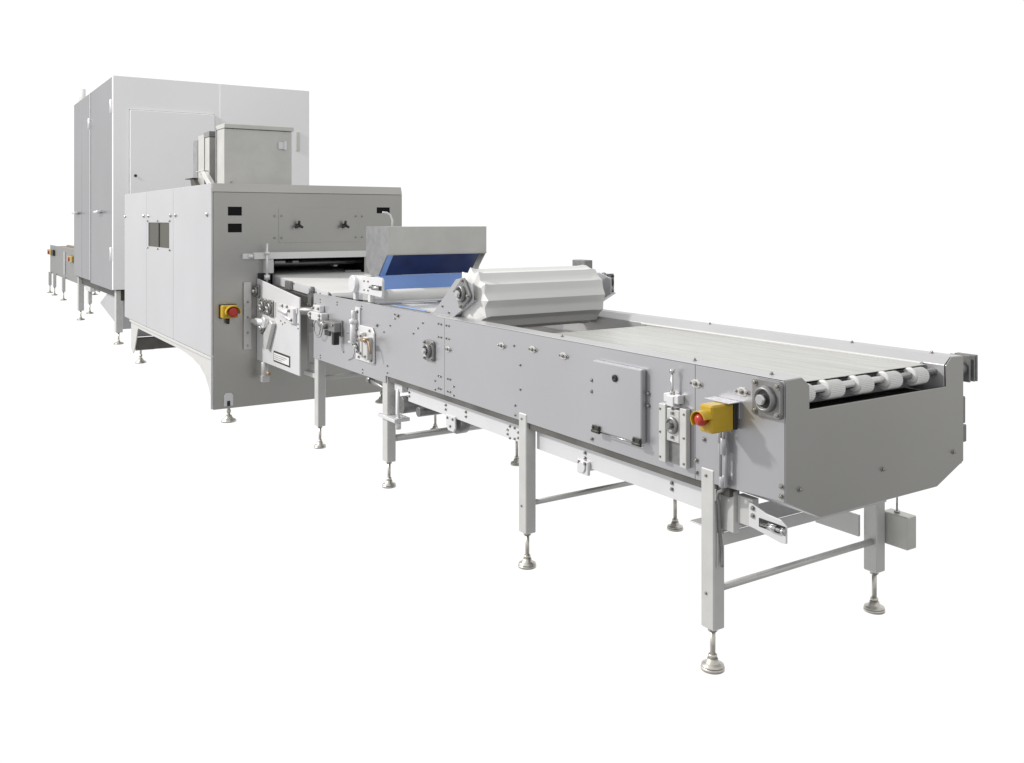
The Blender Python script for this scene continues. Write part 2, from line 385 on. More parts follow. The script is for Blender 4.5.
B().box(-3.38,-3.29,-.06,-.05,.81,.842).box(-3.26,-3.225,-.058,-.02,.76,.84).go('sensor_cap', 'dark', S, .002)
w = []
for k in range(26):
    a = 2*math.pi*k/25 + .9; w.append((-3.56+.075*math.cos(a), -.03-.002*(k % 3), .835+.062*math.sin(a)))
B().tube(w, .0028, 6).tube([(x*.75-3.56*.25+.0, y-.008, z*.78+.84*.22) for x, y, z in w], .0028, 6).go('wire_loop', 'cast', S, 0)
B().tube([(-3.02,-.006,.79),(-3.01,-.006,.74),(-3.04,-.006,.70),(-3.12,-.004,.675)],.002,6).go('wire', 'cast', CV, 0)
BL = [(-.633,.911),(-.633,.866),(-.633,.676),(-.292,.912),(-.292,.867),(-.006,.799),(-.043,.719),(-.043,.677),(.330,.719),(.330,.688),
 (-1.929,1.016),(-1.900,1.015),(-1.845,1.015),(-1.818,1.015),(-1.929,.948),(-1.900,.948),(-1.845,.949),(-1.818,.949),
 (-1.929,.745),(-1.905,.744),(-1.83,.744),(-1.805,.744),(-1.966,.714),(-1.766,.714),(-1.966,.668),(-1.766,.669),(-1.929,.680),(-1.905,.680),(-1.83,.680),(-1.805,.680),
 (-2.106,1.003),(-2.164,.970),(-2.218,.935),(-2.407,1.016),(-2.450,1.02),(-2.450,.995),(-2.597,.905),(-2.512,.95),(-2.549,.714),(-2.549,.674),(-2.69,.935),
 (-1.208,.984),(-1.157,.903),(-1.157,.793),(-1.198,.714),(-1.198,.671),
 (-3.604,1.022),(-3.604,1.002),(-3.309,1.025),(-3.309,1.008),(-3.70,.985),(-3.604,.645),(-3.604,.628),(-2.917,1.03),(-2.917,1.012),(-2.902,.645),(-2.902,.624),(-3.13,.845),(-3.06,.78),(-3.20,.715)]
for i, (x, z) in enumerate(BL):
    big = .95 if x > -1.0 else (.7 if x > -2.6 else .62)
    if (x, z) in ((-2.407,1.016),(-2.69,.935)): big = 1.2
    bolt(CV, (x, -.001 if x > -.05 else 0, z), 'y', -1, big)
for x, z, y, o in ((-3.66,.925,-.05,S),(-3.49,.925,-.05,S),(-3.66,.90,-.05,S),(-3.49,.90,-.05,S),(-3.64,.965,-.035,S),(-3.55,.965,-.035,S),(-3.40,.885,-.055,S),(-3.25,.885,-.055,S),
  (-2.96,.995,-.008,W),(-2.96,.88,-.008,W),(-2.84,.86,-.04,W),(-2.84,.755,-.04,W),(-2.765,.835,-.045,W),(-2.765,.745,-.045,W),(-2.745,.72,-.012,W)):
    bolt(o, (x, y, z), 'y', -1, 1.25 if o is S else 1.1)
# legs
for x, zt in ((0,.703),(-1.145,.690),(-2.600,.660),(-3.700,.6115)):
    w = .062 if x > -2 else .07
    if x == 0 or x == -1.145:
        l = leg(CV, x+.010, .023, zt, w, .054, .155, zf=.011 if x == 0 else 0)
    else:
        l = leg(CV, x, .034, .6105 if x < -3 else .652, w, .055, .150)
    if x > -2: bolt(l, (x+.005, -.004, zt-.025), 'y', -1, .6); bolt(l, (x+.005, -.004, .275), 'y', -1, .6)
    l2 = leg(CV, x, .925, .65, .062, .055, .16 if x > -1 else .20)
    bar_z = .268
    B().cyl((x+.005,.046,bar_z+.012),(x+.005,.898,bar_z+.012),.0125 if x > -2 else .02,n=14).go('cross_bar', 'frame', CV, 0) if x > -3 else None
# lower rails
def rail(x0, x1, y0=.040, z0=.535, z1=.612, name='lower_rail'):
    return B().box(x0, x1, y0, y0+.012, z0, z1).box(x0, x1, y0+.012, y0+.04, z0, z0+.004).go(name, 'rail', CV, .001)
R1 = rail(-2.37,-1.19,.044); R2 = rail(-1.09,-.045,.044)
for x in (-2.355,-1.93,-1.72):
    for z in (.588,.565): bolt(R1, (x,.044,z), 'y', -1, .8)
for x, z in ((-1.31,.59),(-1.27,.59),(-1.33,.57),(-1.24,.575),(-1.33,.55),(-1.24,.55),(-1.31,.535),(-1.27,.54)): bolt(R1, (x,.044,z+.003), 'y', -1, .7)
for x in (-.735,-.215):
    for z in (.592,.57): bolt(R2, (x,.044,z), 'y', -1, .85)
hb = B().box(-.775,-.70,.030,.044,.505,.562).cyl((-.738,.03,.535),(-.738,.024,.535),.024,n=16).cyl((-.738,.05,.53),(-.738,.10,.53),.018,n=14).go('roller_bracket', 'rail', CV, .004)
bolt(hb, (-.76,.030,.552), 'y', -1, .8); bolt(hb, (-.718,.030,.552), 'y', -1, .8)
B().cyl((-1.05,.08,.53),(-1.05,.08,.65),.02,n=16).go('spacer_post', 'frame', CV, 0)
# rail extension with slotted plate and tension pin
B().box(.04,.10,.030,.060,.50,.640).box(.10,.17,.046,.075,.535,.63).go('rail_stub', 'frame', CV, .002)
sp = B(); sp.prism([(.165,.545),(.30,.527),(.322,.530),(.322,.585),(.30,.600),(.24,.604),(.165,.625)], 'y', .030, .038)
SP = sp.go('slotted_plate', 'rail', CV, .002)
B().box(.212,.318,.0275,.030,.556,.584).go('slot', 'dark', SP, 0)
B().cyl((.225,.022,.570),(.325,.022,.570),.006,n=10).cyl((.255,.022,.570),(.290,.022,.570),.011,n=8).cyl((.31,.022,.570),(.322,.022,.570),.011,n=6).go('tension_screw', 'chrome', SP, 0)
bolt(SP, (.185,.030,.608), 'y', -1, .9); bolt(SP, (.185,.030,.583), 'y', -1, .9)
# lower return roller + bracket between the rails
rr = B().cyl((-1.86,.06,.515),(-1.86,.115,.515),.066,n=28).go('return_roller', 'cast', CV, .002)
rp = B().prism([(-1.915,.545),(-1.82,.545),(-1.815,.49),(-1.835,.465),(-1.89,.465),(-1.915,.49)], 'y', .034, .044).go('roller_bracket', 'rail', CV, .002)
for x, z in ((-1.895,.53),(-1.84,.53),(-1.865,.49)): bolt(rp, (x,.034,z), 'y', -1, .8)
# tensioner behind the third leg
tn = B().box(-2.66,-2.43,-.012,.004,.405,.425).box(-2.56,-2.44,.004,.09,.405,.425).cyl((-2.47,.03,.36),(-2.47,.03,.59),.010,n=12).cyl((-2.47,.03,.36),(-2.47,.03,.40),.018,n=6)
tn.box(-2.52,-2.42,.03,.07,.575,.62); TN = tn.go('tensioner', 'rail', CV, .002)
B().cyl((-2.50,.06,.49),(-2.50,.9,.49),.05,n=24).cyl((-2.36,.10,.47),(-2.36,.88,.47),.028,n=18).go('return_roller', 'cast', CV, .001)
B().box(-2.54,-2.42,.06,.075,.59,.66).go('bracket_plate', 'frame', CV, .003)
sc_ = B().cyl((-2.85,.03,.585),(-2.66,.03,.565),.013,n=12).cyl((-2.88,.03,.59),(-2.84,.03,.585),.022,n=12)
sc_.tube([(-2.85,.06,.56),(-2.74,.06,.55),(-2.65,.06,.50),(-2.62,.06,.43)], .008); sc_.go('tension_arm', 'cast', CV, .001)
# return tray seen beneath near the feed-out end
B().box(.048,.052,  .02,.93,.445,.4875).box(-.10,.048,.02,.93,.488,.492).go('cross_beam', 'frame', CV, .001)
B().box(-.25,-.04,.880,.892,.29,.375).go('far_rail', 'frame', CV, .001)
B().box(.10,.15,.94,.975,.50,.535).go('rear_bracket', 'cast', CV, .002)
# block with rod at the far leg
JB = B().box(-.03,.335,.62,.70,.30,.43)
jb = B().box(.012,.125,.956,1.015,.268,.396).go('counterweight', 'tan', CV, .003)
B().cyl((.06,.985,.398),(.06,.985,.64),.004,n=8).cyl((.06,.985,.398),(.06,.985,.406),.012,n=8).go('hanger_rod', 'chrome', jb, 0)
JB.bm.free()

# ================================================================== FLUTED DRUM
DR = thing('fluted_drum', (-1.75, .53, 1.05), 'white fluted plastic drum roller mounted across the conveyor on angled bearing arms', 'roller')
PH = .05
def drum(cx, cz, y0, y1, R=.158, fl=12):
    b = B(); n = fl*16; rings = []
    ys = [(y0, .42, .0), (y0+.001, .50, .5), (y0+.008, .96, 2.6), (y0+.014, 1.06, 2.2), (y0+.045, 1.0, 1.2), (y0+.09, 1.0, 1.0)]
    far = [(y0, .42, .0), (y0+.001, .50, .3), (y0+.010, .86, .8), (y0+.024, 1.0, .9), (y0+.05, 1.03, .9), (y0+.09, 1.0, 1.0)]
    ys = ys + [(y1-(y-y0), a, d) for y, a, d in far[::-1]]
    for y, a, d in ys:
        ring = []
        for k in range(n):
            th = 2*math.pi*k/n; ph = (k % 16)/16.0
            # each flute: a rounded ridge and a shallow concave flat between ridges
            u = abs(ph-.5)*2                      # 0 mid flute .. 1 ridge
            f = 1 - .078*d*(1 - u**1.6)
            r = R*a*f
            ring.append(b.bm.verts.new((cx + r*math.cos(th+PH), y, cz + r*math.sin(th+PH))))
        rings.append(ring)
    for A, C in zip(rings, rings[1:]):
        for k in range(n):
            f = b.bm.faces.new((A[k], A[(k+1) % n], C[(k+1) % n], C[k])); f.smooth = True
    for A, C in zip(rings, rings[1:]):
        for k in range(0, n, 16):
            b.bm.edges.get((A[k], C[k])).smooth = False
    for k in range(n):
        for q in (3, 8): b.bm.edges.get((rings[q][k], rings[q][(k+1) % n])).smooth = False
    b.bm.faces.new(rings[0]); b.bm.faces.new(rings[-1])
    return b
drum(-1.755, 1.146, .080, .862).go('drum', 'white', DR, 0)
for y, s in ((.055,-1), (.935, 1)):
    # arm: slanted plate rising from the edge of the conveyor, with a folded flange
    a = B()
    base = [(-2.09,1.054),(-1.86,1.054),(-1.665,1.150),(-1.665,1.235),(-1.77,1.26),(-1.84,1.25)]
    a.prism(base, 'y', y-.004, y+.004)
    a.prism([(-1.95,1.054),(-1.86,1.054),(-1.665,1.150),(-1.672,1.156)], 'y', y+.004, y+.035)
    a.box(-2.09,-1.84,y-.02,y+.03,1.0535,1.058)
    A_ = a.go('bearing_arm', 'steel', DR, .002)
    for x, z in ((-1.98,1.10),(-1.91,1.072)): bolt(A_, (x, y-.004, z), 'y', -1, .8)
    flange4(DR, -1.752, 1.183, y + s*.005, .062, s, math.radians(38))
    B().cyl((-1.75, y+.004, 1.175),(-1.75, y+.024, 1.170),.056,n=28).go('bearing_housing', 'frame', DR, .003)
g = B().box(-1.86,-1.74,.95,1.02,1.135,1.25).box(-2.02,-1.90,.93,.99,1.27,1.325).box(-2.0,-1.91,.935,.985,1.17,1.27)
g.cyl((-1.92,.975,1.2),(-1.80,.975,1.2),.05,n=18)
g.go('gear_motor', 'cast', DR, .004)
B().cyl((-1.74,.985,1.205),(-1.73,.985,1.205),.024,n=18).box(-1.74,-1.735,.955,1.01,1.14,1.16).cyl((-1.739,.965,1.24),(-1.731,.965,1.24),.006,n=8).cyl((-1.739,1.005,1.24),(-1.731,1.005,1.24),.006,n=8).go('motor_cap', 'darksteel', DR, 0)
B().box(-1.87,-1.74,.952,1.018,1.251,1.255).go('motor_plate', 'rail', DR, .001)

# ================================================================== METERING HOOD
HD = thing('metering_hood', (-3.05, .52, 1.05), 'stainless steel hood with blue sloped lining standing over the white belt', 'hood')
H0, H1 = .164, .880
sd = [(-3.225,1.515),(-2.902,1.515),(-2.902,1.342),(-3.032,1.205),(-3.16,1.205),(-3.225,1.265)]
B().prism(sd, 'y', H0, H0+.004).go('side_plate', 'steel_v', HD, .001)
B().prism(sd, 'y', H1-.004, H1).go('side_plate', 'tan', HD, .001)
B().box(-2.9015,-2.8985,H0,H1,1.342,1.515).box(-2.901,-2.89,H0,H1,1.338,1.3415).go('front_plate', 'tan', HD, .001)
B().box(-3.225,-2.905,H0+.005,H1-.005,1.511,1.514).box(-3.225,-3.222,H0+.005,H1-.005,1.265,1.51).go('top_plate', 'tan', HD, .001)
b = B()
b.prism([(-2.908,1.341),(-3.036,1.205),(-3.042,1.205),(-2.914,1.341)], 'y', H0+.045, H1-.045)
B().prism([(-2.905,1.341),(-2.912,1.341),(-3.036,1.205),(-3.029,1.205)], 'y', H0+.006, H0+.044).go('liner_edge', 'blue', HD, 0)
b.go('sloped_liner', 'shaded_blue', HD, 0)
B().box(-3.045,-3.035,H0+.006,H1-.045,1.10,1.204).go('lower_liner', 'blue', HD, 0)
B().tube([(-3.21,.345,1.512),(-3.21,.345,1.555),(-3.21,.33,1.59),(-3.21,.305,1.605),(-3.21,.275,1.607)], .006).go('cable', 'rail', HD, 0)
for yy in (.13, .90):
    B().box(-3.2,-3.08,yy,yy+.03,.93,1.205 if yy < .5 else 1.265).go('post', 'frame', HD, .002)

# ================================================================== GUIDE ROLLER BRACKET at the hood
GR = thing('roller_bracket', (-2.9, .05, 1.05), 'pale bracket with slotted end on two short posts beside the blue liner', 'bracket')
rb = B()
pts = [(-3.10,1.105),(-3.10,1.205),(-2.75,1.212)] + [(-2.72+.022*math.cos(a), 1.187+.025*math.sin(a)) for a in [math.radians(90-30*i) for i in range(4)]] + [(-2.70+.0,1.125)] + [(-2.72+.022*math.cos(a), 1.12+.025*math.sin(a)) for a in [math.radians(0-30*i) for i in range(1,4)]]
rb.prism(pts, 'y', .035, .050); PB = rb.go('slotted_plate', 'rail', GR, .002)
B().box(-2.85,-2.705,.0335,.035,1.135,1.163).go('slot', 'darksteel', PB, 0)
B().cyl((-2.86,.028,1.149),(-2.725,.028,1.149),.009,n=12).go('tension_screw', 'chrome', PB, 0)
for x in (-2.96,-2.90):
    for z in (1.18,1.125): bolt(PB, (x,.035,z), 'y', -1, .7)
B().cyl((-3.10,.01,1.155),(-3.10,.10,1.155),.055,n=24).go('roller_end', 'rail', GR, .004)
for x in (-3.12,-2.895):
    B().box(x-.018,x+.018,.038,.062,1.0535,1.112).go('post', 'rail', GR, .002)

# belts and rollers under the hood (parts of the main conveyor)
B().cyl((-2.84,.125,1.095),(-2.84,.855,1.095),.036,n=36).go('nose_roller', 'white', CV, .001)
b = B()
b.sheet([(-2.96,1.025),(-2.84,1.02),(-2.55,.995),(-2.40,.97),(-2.36,.93)], 'y', .115, .85, .005)
b.go('lower_belt', 'white', CV, 0)
b = B().sheet([(-3.74,1.036),(-3.45,1.040),(-3.05,1.045),(-2.93,1.035)], 'y', .115, .85, .004); b.go('transfer_plate', 'steel', CV, 0)
B().box(-2.62,-2.20,.058,.070,1.049,1.058).go('blue_strip', 'blue', CV, .001)
B().box(-2.66,-2.12,.032,.057,1.053,1.0562).go('grey_strip', 'cast', CV, .001)

# ================================================================== INFEED CONVEYOR
IF = thing('infeed_conveyor', (-4.3, .45, 0), 'short white belt infeed conveyor leaving the grey machine opening, with a pale slanted side plate', 'conveyor')
SPp = B().prism([(-4.835,.465),(-3.873,.470),(-3.873,1.015),(-4.80,1.098),(-4.835,1.098)], 'y', -.05, -.038).go('side_plate', 'bright', IF, .003)
B().prism([(-4.835,1.055),(-3.95,1.018),(-3.66,1.01),(-3.66,1.066),(-4.835,1.122)], 'y', .075, .085).go('upper_rail', 'rail', IF, .002)
B().prism([(-4.835,1.00),(-3.70,.95),(-3.70,1.00),(-4.835,1.05)], 'y', .05, .07).go('lower_rail', 'darksteel', IF, .002)
b = B().sheet([(-5.9,1.150),(-4.835,1.118),(-3.70,1.062),(-3.64,1.052),(-3.62,1.03)], 'y', .092, .85, .005); b.go('belt', 'white', IF, 0)
B().box(-4.835,-3.70,.856,.866,1.0,1.06).go('far_rail', 'steel', IF, .001)
b = B()
for z in (.50,.76,.90): b.box(-3.95,-3.74,.05,.075,z,z+.045)
b.box(-3.99,-3.955,.05,.085,.47,1.0); b.go('inner_frame', 'frame', IF, .002)
B().box(-4.6,-3.75,.5,.52,.50,.98).go('inner_plate', 'darksteel', IF, .002)
B().cyl((-3.87,-.036,.925),(-3.75,.06,.925),.028,n=16).go('idler', 'cast', IF, .001)
B().cyl((-3.80,.02,.83),(-3.80,.06,.83),.02,n=10).go('stud', 'bolt', IF, .001)
B().box(-3.73,-3.70,.07,.9,.46,.485).box(-4.0,-3.73,.03,.06,.46,.49).go('lower_frame', 'frame', IF, .002)
B().cyl((-4.70,-.03,.34),(-4.70,-.03,.465),.028,n=18).box(-4.73,-4.67,-.06,0,.31,.36).go('post', 'frame', IF, .003)
B().cyl((-4.62,-.04,.395),(-4.55,-.04,.39),.012,n=10).go('tap', 'brass', IF, 0)
# details on the side plate
flange4(SPp, -4.79, 1.005, -.052, .05)
q = flange4(SPp, -4.64, .90, -.052, .058); flange4(SPp, -4.47, .895, -.052, .062)
flange4(SPp, -4.62, .735, -.052, .055)
B().box(-4.40,-4.37,-.055,-.05,.84,.95).go('clamp_plate', 'frame', SPp, .001)
B().box(-4.28,-3.90,-.058,-.05,.90,.945).box(-4.05,-3.93,-.075,-.05,.83,.935).cyl((-4.24,-.07,.905),(-4.05,-.07,.895),.017,n=14).cyl((-4.16,-.07,.87),(-3.97,-.07,.85),.012,n=12).go('slide_unit', 'rail', SPp, .003)
for x, z in ((-4.01,.915),(-3.96,.855),(-4.2,.935),(-4.1,.935)): bolt(SPp, (x,-.077 if x > -4.05 else -.058,z), 'y', -1, 1.3)
for x, z in ((-4.26,.82),(-4.17,.815),(-4.26,.935),(-3.895,.83),(-3.895,.80),(-4.62,.80),(-4.22,.80)): bolt(SPp, (x,-.05,z), 'y', -1, .7)
k = B().cyl((-4.72,-.09,.775),(-4.60,-.06,.775),.03,n=16).cyl((-4.80,-.10,.775),(-4.72,-.09,.775),.018,n=14).cyl((-4.58,-.05,.78),(-4.58,-.085,.78),.045,n=20)
k.go('hand_knob', 'rail', SPp, .002)
B().prism([(-4.56,.70),(-4.40,.81),(-4.36,.79),(-4.50,.585),(-4.56,.60)], 'y', -.085, -.051).go('clamp_plate', 'frame', SPp, .003)
NP = B().box(-4.42,-4.06,-.0525,-.05,.505,.585).go('nameplate', 'dark', SPp, 0)
B().box(-4.405,-4.075,-.0545,-.0528,.517,.572).go('nameplate_face', 'paper', NP, 0)
b = B()
for i in range(3): b.box(-4.39,-4.12-.05*i,-.056,-.0548,.556-.014*i,.5595-.014*i)
b.go('nameplate_lines', 'cast', NP, 0)
b = B().box(-4.832,-4.822,-.155,-.095,.55,1.075).go('mounting_angle', 'frame', IF, .002)
for z in (.58,.68,.80,.92): bolt(b, (-4.822,-.125,z), 'x', 1, .9)
# adjusting rod and bar in front of the opening
B().cyl((-3.93,.06,1.03),(-3.93,.06,1.085),.02,n=14).box(-3.97,-3.90,.045,.074,.93,1.04).go('stud', 'cast', IF, .002)
for x, z in ((-4.50,1.085),(-4.40,1.08),(-4.44,1.06),(-4.33,1.09),(-3.80,1.05),(-3.78,1.03),(-3.88,1.055)): bolt(IF, (x,.075,z-.006), 'y', -1, .8)
B().box(-4.47,-4.36,.05,.074,1.035,1.10).go('clamp_block', 'cast', IF, .003)

# ================================================================== PROCESSING MACHINE
PM = thing('processing_machine', (-6.6, .4, 0), 'grey stainless steel machine housing with square side window and belt opening in its front', 'machine')
XF = -4.84; YL = -.40; YR = 1.21; ZT = 1.842
B().holes('x', XF-.006, XF, (-.383, YR, .105, 1.772), [(.055,.862,1.05,1.252), (-.272,-.165,1.592,1.660), (-.272,-.165,1.462,1.530), (.975,1.095,1.615,1.665)]).go('front_plate', 'steel_front', PM, .001)
B().prism([(XF+.004,1.7745),(XF-.02,ZT-.002),(XF-.10,ZT),(XF-.10,1.7745)], 'y', YL+.004, YR).go('top_flange', 'steel_front', PM, .001)
for y0, y1, z0, z1 in ((-.272,-.165,1.592,1.660), (-.272,-.165,1.462,1.530), (.975,1.095,1.615,1.665)):
    w_ = B().box(XF-.02, XF-.0075, y0-.01, y1+.01, z0-.01, z1+.01).go('viewing_slot', 'glass', PM, 0)
B().box(-8.36,-4.946,YL+.01,YR,1.825,ZT-.004).go('top_plate', 'white_sheet', PM, .001)
B().box(-8.36,XF-.01,YR-.006,YR,.45,1.81).go('rear_side_panel', 'steel_front', PM, .001)
B().box(-8.366,-8.36,YL+.01,YR,.5,1.81).go('back_plate', 'steel', PM, .001)
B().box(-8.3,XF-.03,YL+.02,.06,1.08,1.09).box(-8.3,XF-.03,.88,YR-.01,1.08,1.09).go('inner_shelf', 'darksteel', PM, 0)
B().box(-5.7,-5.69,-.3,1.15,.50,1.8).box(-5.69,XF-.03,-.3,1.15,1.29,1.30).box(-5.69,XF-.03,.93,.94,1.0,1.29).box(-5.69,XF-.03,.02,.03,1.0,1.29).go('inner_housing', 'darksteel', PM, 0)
b = B().cyl((-5.0,.06,1.205),(-5.0,.92,1.205),.016,n=14).cyl((-5.15,.06,1.20),(-5.15,.92,1.20),.03,n=14)
b.box(-4.92,-4.86,.10,.19,1.212,1.232).box(-4.92,-4.86,.25,.30,1.215,1.23).box(-4.95,-4.86,.60,.63,1.175,1.19).box(-4.9,-4.86,.70,.84,1.125,1.14)
b.go('inner_rollers', 'cast', PM, .001)
# left side: three sheet doors
seams = (-8.362, -7.215, -6.086, -4.858)
for i, (a, c) in enumerate(zip(seams, seams[1:])):
    zt = ZT-.006
    if i == 1:
        d = B().holes('y', YL, YL+.02, (a+.004, c-.004, .512, zt), [(-7.131,-6.24,1.305,1.535)]).go('side_door', 'white_sheet', PM, .002)
        W_ = B().box(-7.16,-6.21,YL+.008,YL+.018,1.27,1.57).go('window', 'olive', PM, 0)
        B().box(-6.70,-6.67,YL+.0,YL+.007,1.31,1.53).go('window_bar', 'darksteel', W_, 0)
        for x in (-7.15,-6.7,-6.21):
            for z in (1.29,1.55): bolt(W_, (x,YL,z), 'y', -1, 1.2)
    else:
        d = B().box(a+.004, c-.004, YL, YL+.02, .512, zt).go('side_door', 'white_sheet', PM, .002)
    for x in (a+.10, c-.09) if i else (a+.05, c-.12):
        B().lathe([(.020,0),(.020,-.004),(.016,-.012),(.008,-.016)], (x,YL,1.60), 'y', 18).go('door_knob', 'chrome', d, 0)
B().box(-4.858,XF-.0065,YL,YL+.016,.11,ZT-.003).go('corner_post', 'rail', PM, .002)
# side skirts with arched cut, base
def skirt(y0, y1, m):
    arc = [(-5.9,.445),(-5.75,.44),(-5.5,.425),(-5.25,.39),(-5.08,.335),(-4.97,.26),(-4.90,.18),(-4.875,.105)]
    p = [(-8.08,.505),(-8.08,.20),(-7.98,.16),(-7.90,.20),(-7.72,.445)] + arc + [(-4.862,.105),(-4.862,.505)]
    return B().prism(p, 'y', y0, y1).go('base_skirt', m, PM, .002)
skirt(-.385,-.375,'frame'); skirt(1.17,1.18,'steel_front')
B().box(-8.0,-7.97,-.37,1.165,.33,.50).go('base_plate', 'white_sheet', PM, .001)
B().box(-7.96,-7.88,-.37,1.165,.20,.325).go('base_beam', 'dark_steel_shade', PM, .003)
B().box(-8.06,XF-.02,-.36,1.16,.505,.509).go('bottom_plate', 'steel', PM, 0)
# side frame tube edge
B().box(-8.09,-4.862,-.40,-.386,.485,.508).go('base_rail', 'frame', PM, .002)
# access panel on the front
AP = []
for cy, cz, a0 in ((.795,1.64,0),(.142,1.64,90),(.142,1.392,180),(.795,1.392,270)):
    for k in range(5):
        a = math.radians(a0+22.5*k); AP.append((cy+.015*math.cos(a), cz+.015*math.sin(a)))
P_ = B().prism(AP, 'x', XF+.0006, XF+.004).go('access_panel', 'steel_front', PM, .001)
for y in (.278,.672):
    kn = B().cyl((XF+.004,y,1.515),(XF+.045,y,1.515),.014,n=12)
    for a in (90, 210, 330):
        a = math.radians(a); kn.cyl((XF+.045,y,1.515),(XF+.055,y+.036*math.cos(a),1.515+.036*math.sin(a)),.013,.009,n=10)
    kn.go('star_knob', 'dark', P_, 0)
for y in (.095,.150,.785,.842):
    for z in (1.59,1.415): bolt(P_, (XF+.004 if .12 < y < .8 else XF, y, z), 'x', 1, 1.15)
# bar over the opening
G = B().box(XF+.004,XF+.06,-.085,1.02,1.252,1.303).go('guard_bar', 'white', PM, .002)
B().box(XF+.001,XF+.03,-.165,-.088,1.256,1.296).cyl((XF+.03,-.12,1.275),(XF+.05,-.088,1.275),.014,n=10).go('bar_clamp', 'rail', G, .001)
B().cyl((XF+.075,.010,1.06),(XF+.075,.010,1.375),.009,n=12).cyl((XF+.075,.010,1.29),(XF+.075,.010,1.31),.02,n=12).cyl((XF+.075,.010,1.09),(XF+.075,.010,1.13),.022,n=12).go('adjusting_rod', 'rail', G, 0)
B().box(XF+.001,XF+.055,.0,.07,1.14,1.250).go('bar_block', 'frame', G, .002)
B().box(XF-.001+.0015,XF+.012,-.04,.06,1.0,1.14).go('dark_slot', 'dark', PM, 0)
# emergency stop on the front
ES = B().box(XF+.001,XF+.075,-.335,-.215,.805,.905).go('emergency_stop', 'yellow', PM, .008)
B().box(XF+.0005,XF+.02,-.339,-.211,.801,.909).go('base', 'dark', ES, .002)
B().lathe([(.026,.075),(.026,.09),(.037,.092),(.038,.108),(.025,.118)], (XF,-.262,.855), 'x', 22).go('button', 'red', ES, 0)
b = B(); out = [(-.262+.058*math.cos(a), .855+.050*math.sin(a)) for a in [math.radians(-20+220*i/14) for i in range(15)]]
inn = [(-.262+.050*math.cos(a), .855+.042*math.sin(a)) for a in [math.radians(-20+220*i/14) for i in range(15)]]
b.prism(out+inn[::-1], 'x', XF+.07, XF+.115).go('guard', 'yellow', ES, .001)
B().cyl((XF+.03,-.28,.76),(XF+.03,-.28,.805),.012,n=10).go('cable_gland', 'dark', ES, 0)
# machine feet
for x, y in ((-4.86,-.26),(-8.33,-.24),(-4.9,1.05),(-7.6,1.05)):
    f = B().cyl((x,y,.03),(x,y,.22),.011,n=12).lathe([(.058,0),(.058,.008),(.052,.016),(.03,.03),(.02,.05)], (x,y,0), n=24).cyl((x,y,.07),(x,y,.09),.018,n=6)
    F_ = f.go('foot', 'foot', PM, 0)
FB = B().prism([(-.305,.125),(-.235,.125),(-.235,.205),(-.25,.225),(-.29,.225),(-.305,.205)], 'x', XF+.001, XF+.012).go('foot_bracket', 'rail', PM, .002)
B().box(XF+.012,XF+.0135,-.282,-.258,.125,.165).go('slot', 'dark', FB, 0)
B().box(-8.38,-8.28,-.30,-.29,.14,.23).box(-8.34,-8.31,-.29,-.1,.14,.22).go('foot_bracket', 'frame', PM, .002)

# ================================================================== BOXES ON TOP OF THE MACHINE
DB = thing('duct_housing', (-5.7, .08, 1.829), 'row of upright stainless duct boxes standing on the grey machine roof', 'duct')
y0, y1 = -.20, .363
m1 = B().box(-5.42,-5.205,y0,y1,1.836,2.30).go('front_box', 'tan', DB, .002)
B().prism([(-5.44,2.303),(-5.185,2.303),(-5.185,2.335),(-5.19,2.339),(-5.44,2.339)], 'y', y0-.004, y1+.012).go('lid', 'tan', m1, .002)
lt = B().box(-5.205,-5.19,.245,.315,2.15,2.21).box(-5.19,-5.182,.29,.31,2.145,2.22).go('latch', 'rail', m1, .002)
B().cyl((-5.20,-.14,1.865),(-5.195,-.14,1.865),.008,n=8).go('stud', 'bolt', m1, 0)
B().box(-5.445,-5.423,y0-.006,y1,1.84,2.322).go('baffle_plate', 'steel_v', DB, .001)
m2 = B().box(-5.80,-5.66,y0,y1,1.90,2.265).go('inner_box', 'tan', DB, .002)
B().box(-5.83,-5.65,y0-.004,y1,2.268,2.315).go('lid', 'cast', m2, .002)
B().box(-6.03,-5.835,y0,y1,1.85,2.30).go('inner_box', 'tan', DB, .002)
B().box(-6.22,-6.06,y0+.002,y1,1.92,2.27).go('inner_box', 'steel_v', DB, .002)
br = B().prism([(-5.80,1.975),(-5.70,1.975),(-5.42,1.84),(-5.56,1.84)], 'y', y0-.04, y0-.001).box(-5.95,-5.70,y0-.04,y0-.002,1.977,1.983)
br.go('bracket', 'frame', DB, .002)
B().prism([(-6.15,1.92),(-6.05,1.92),(-5.92,1.845),(-6.10,1.845)], 'y', y0-.04, y0-.001).box(-6.30,-6.05,y0-.05,y0-.002,1.925,1.932).box(-6.50,-5.9,y0-.06,y0+.1,1.836,1.842).go('bracket', 'darksteel', DB, .002)

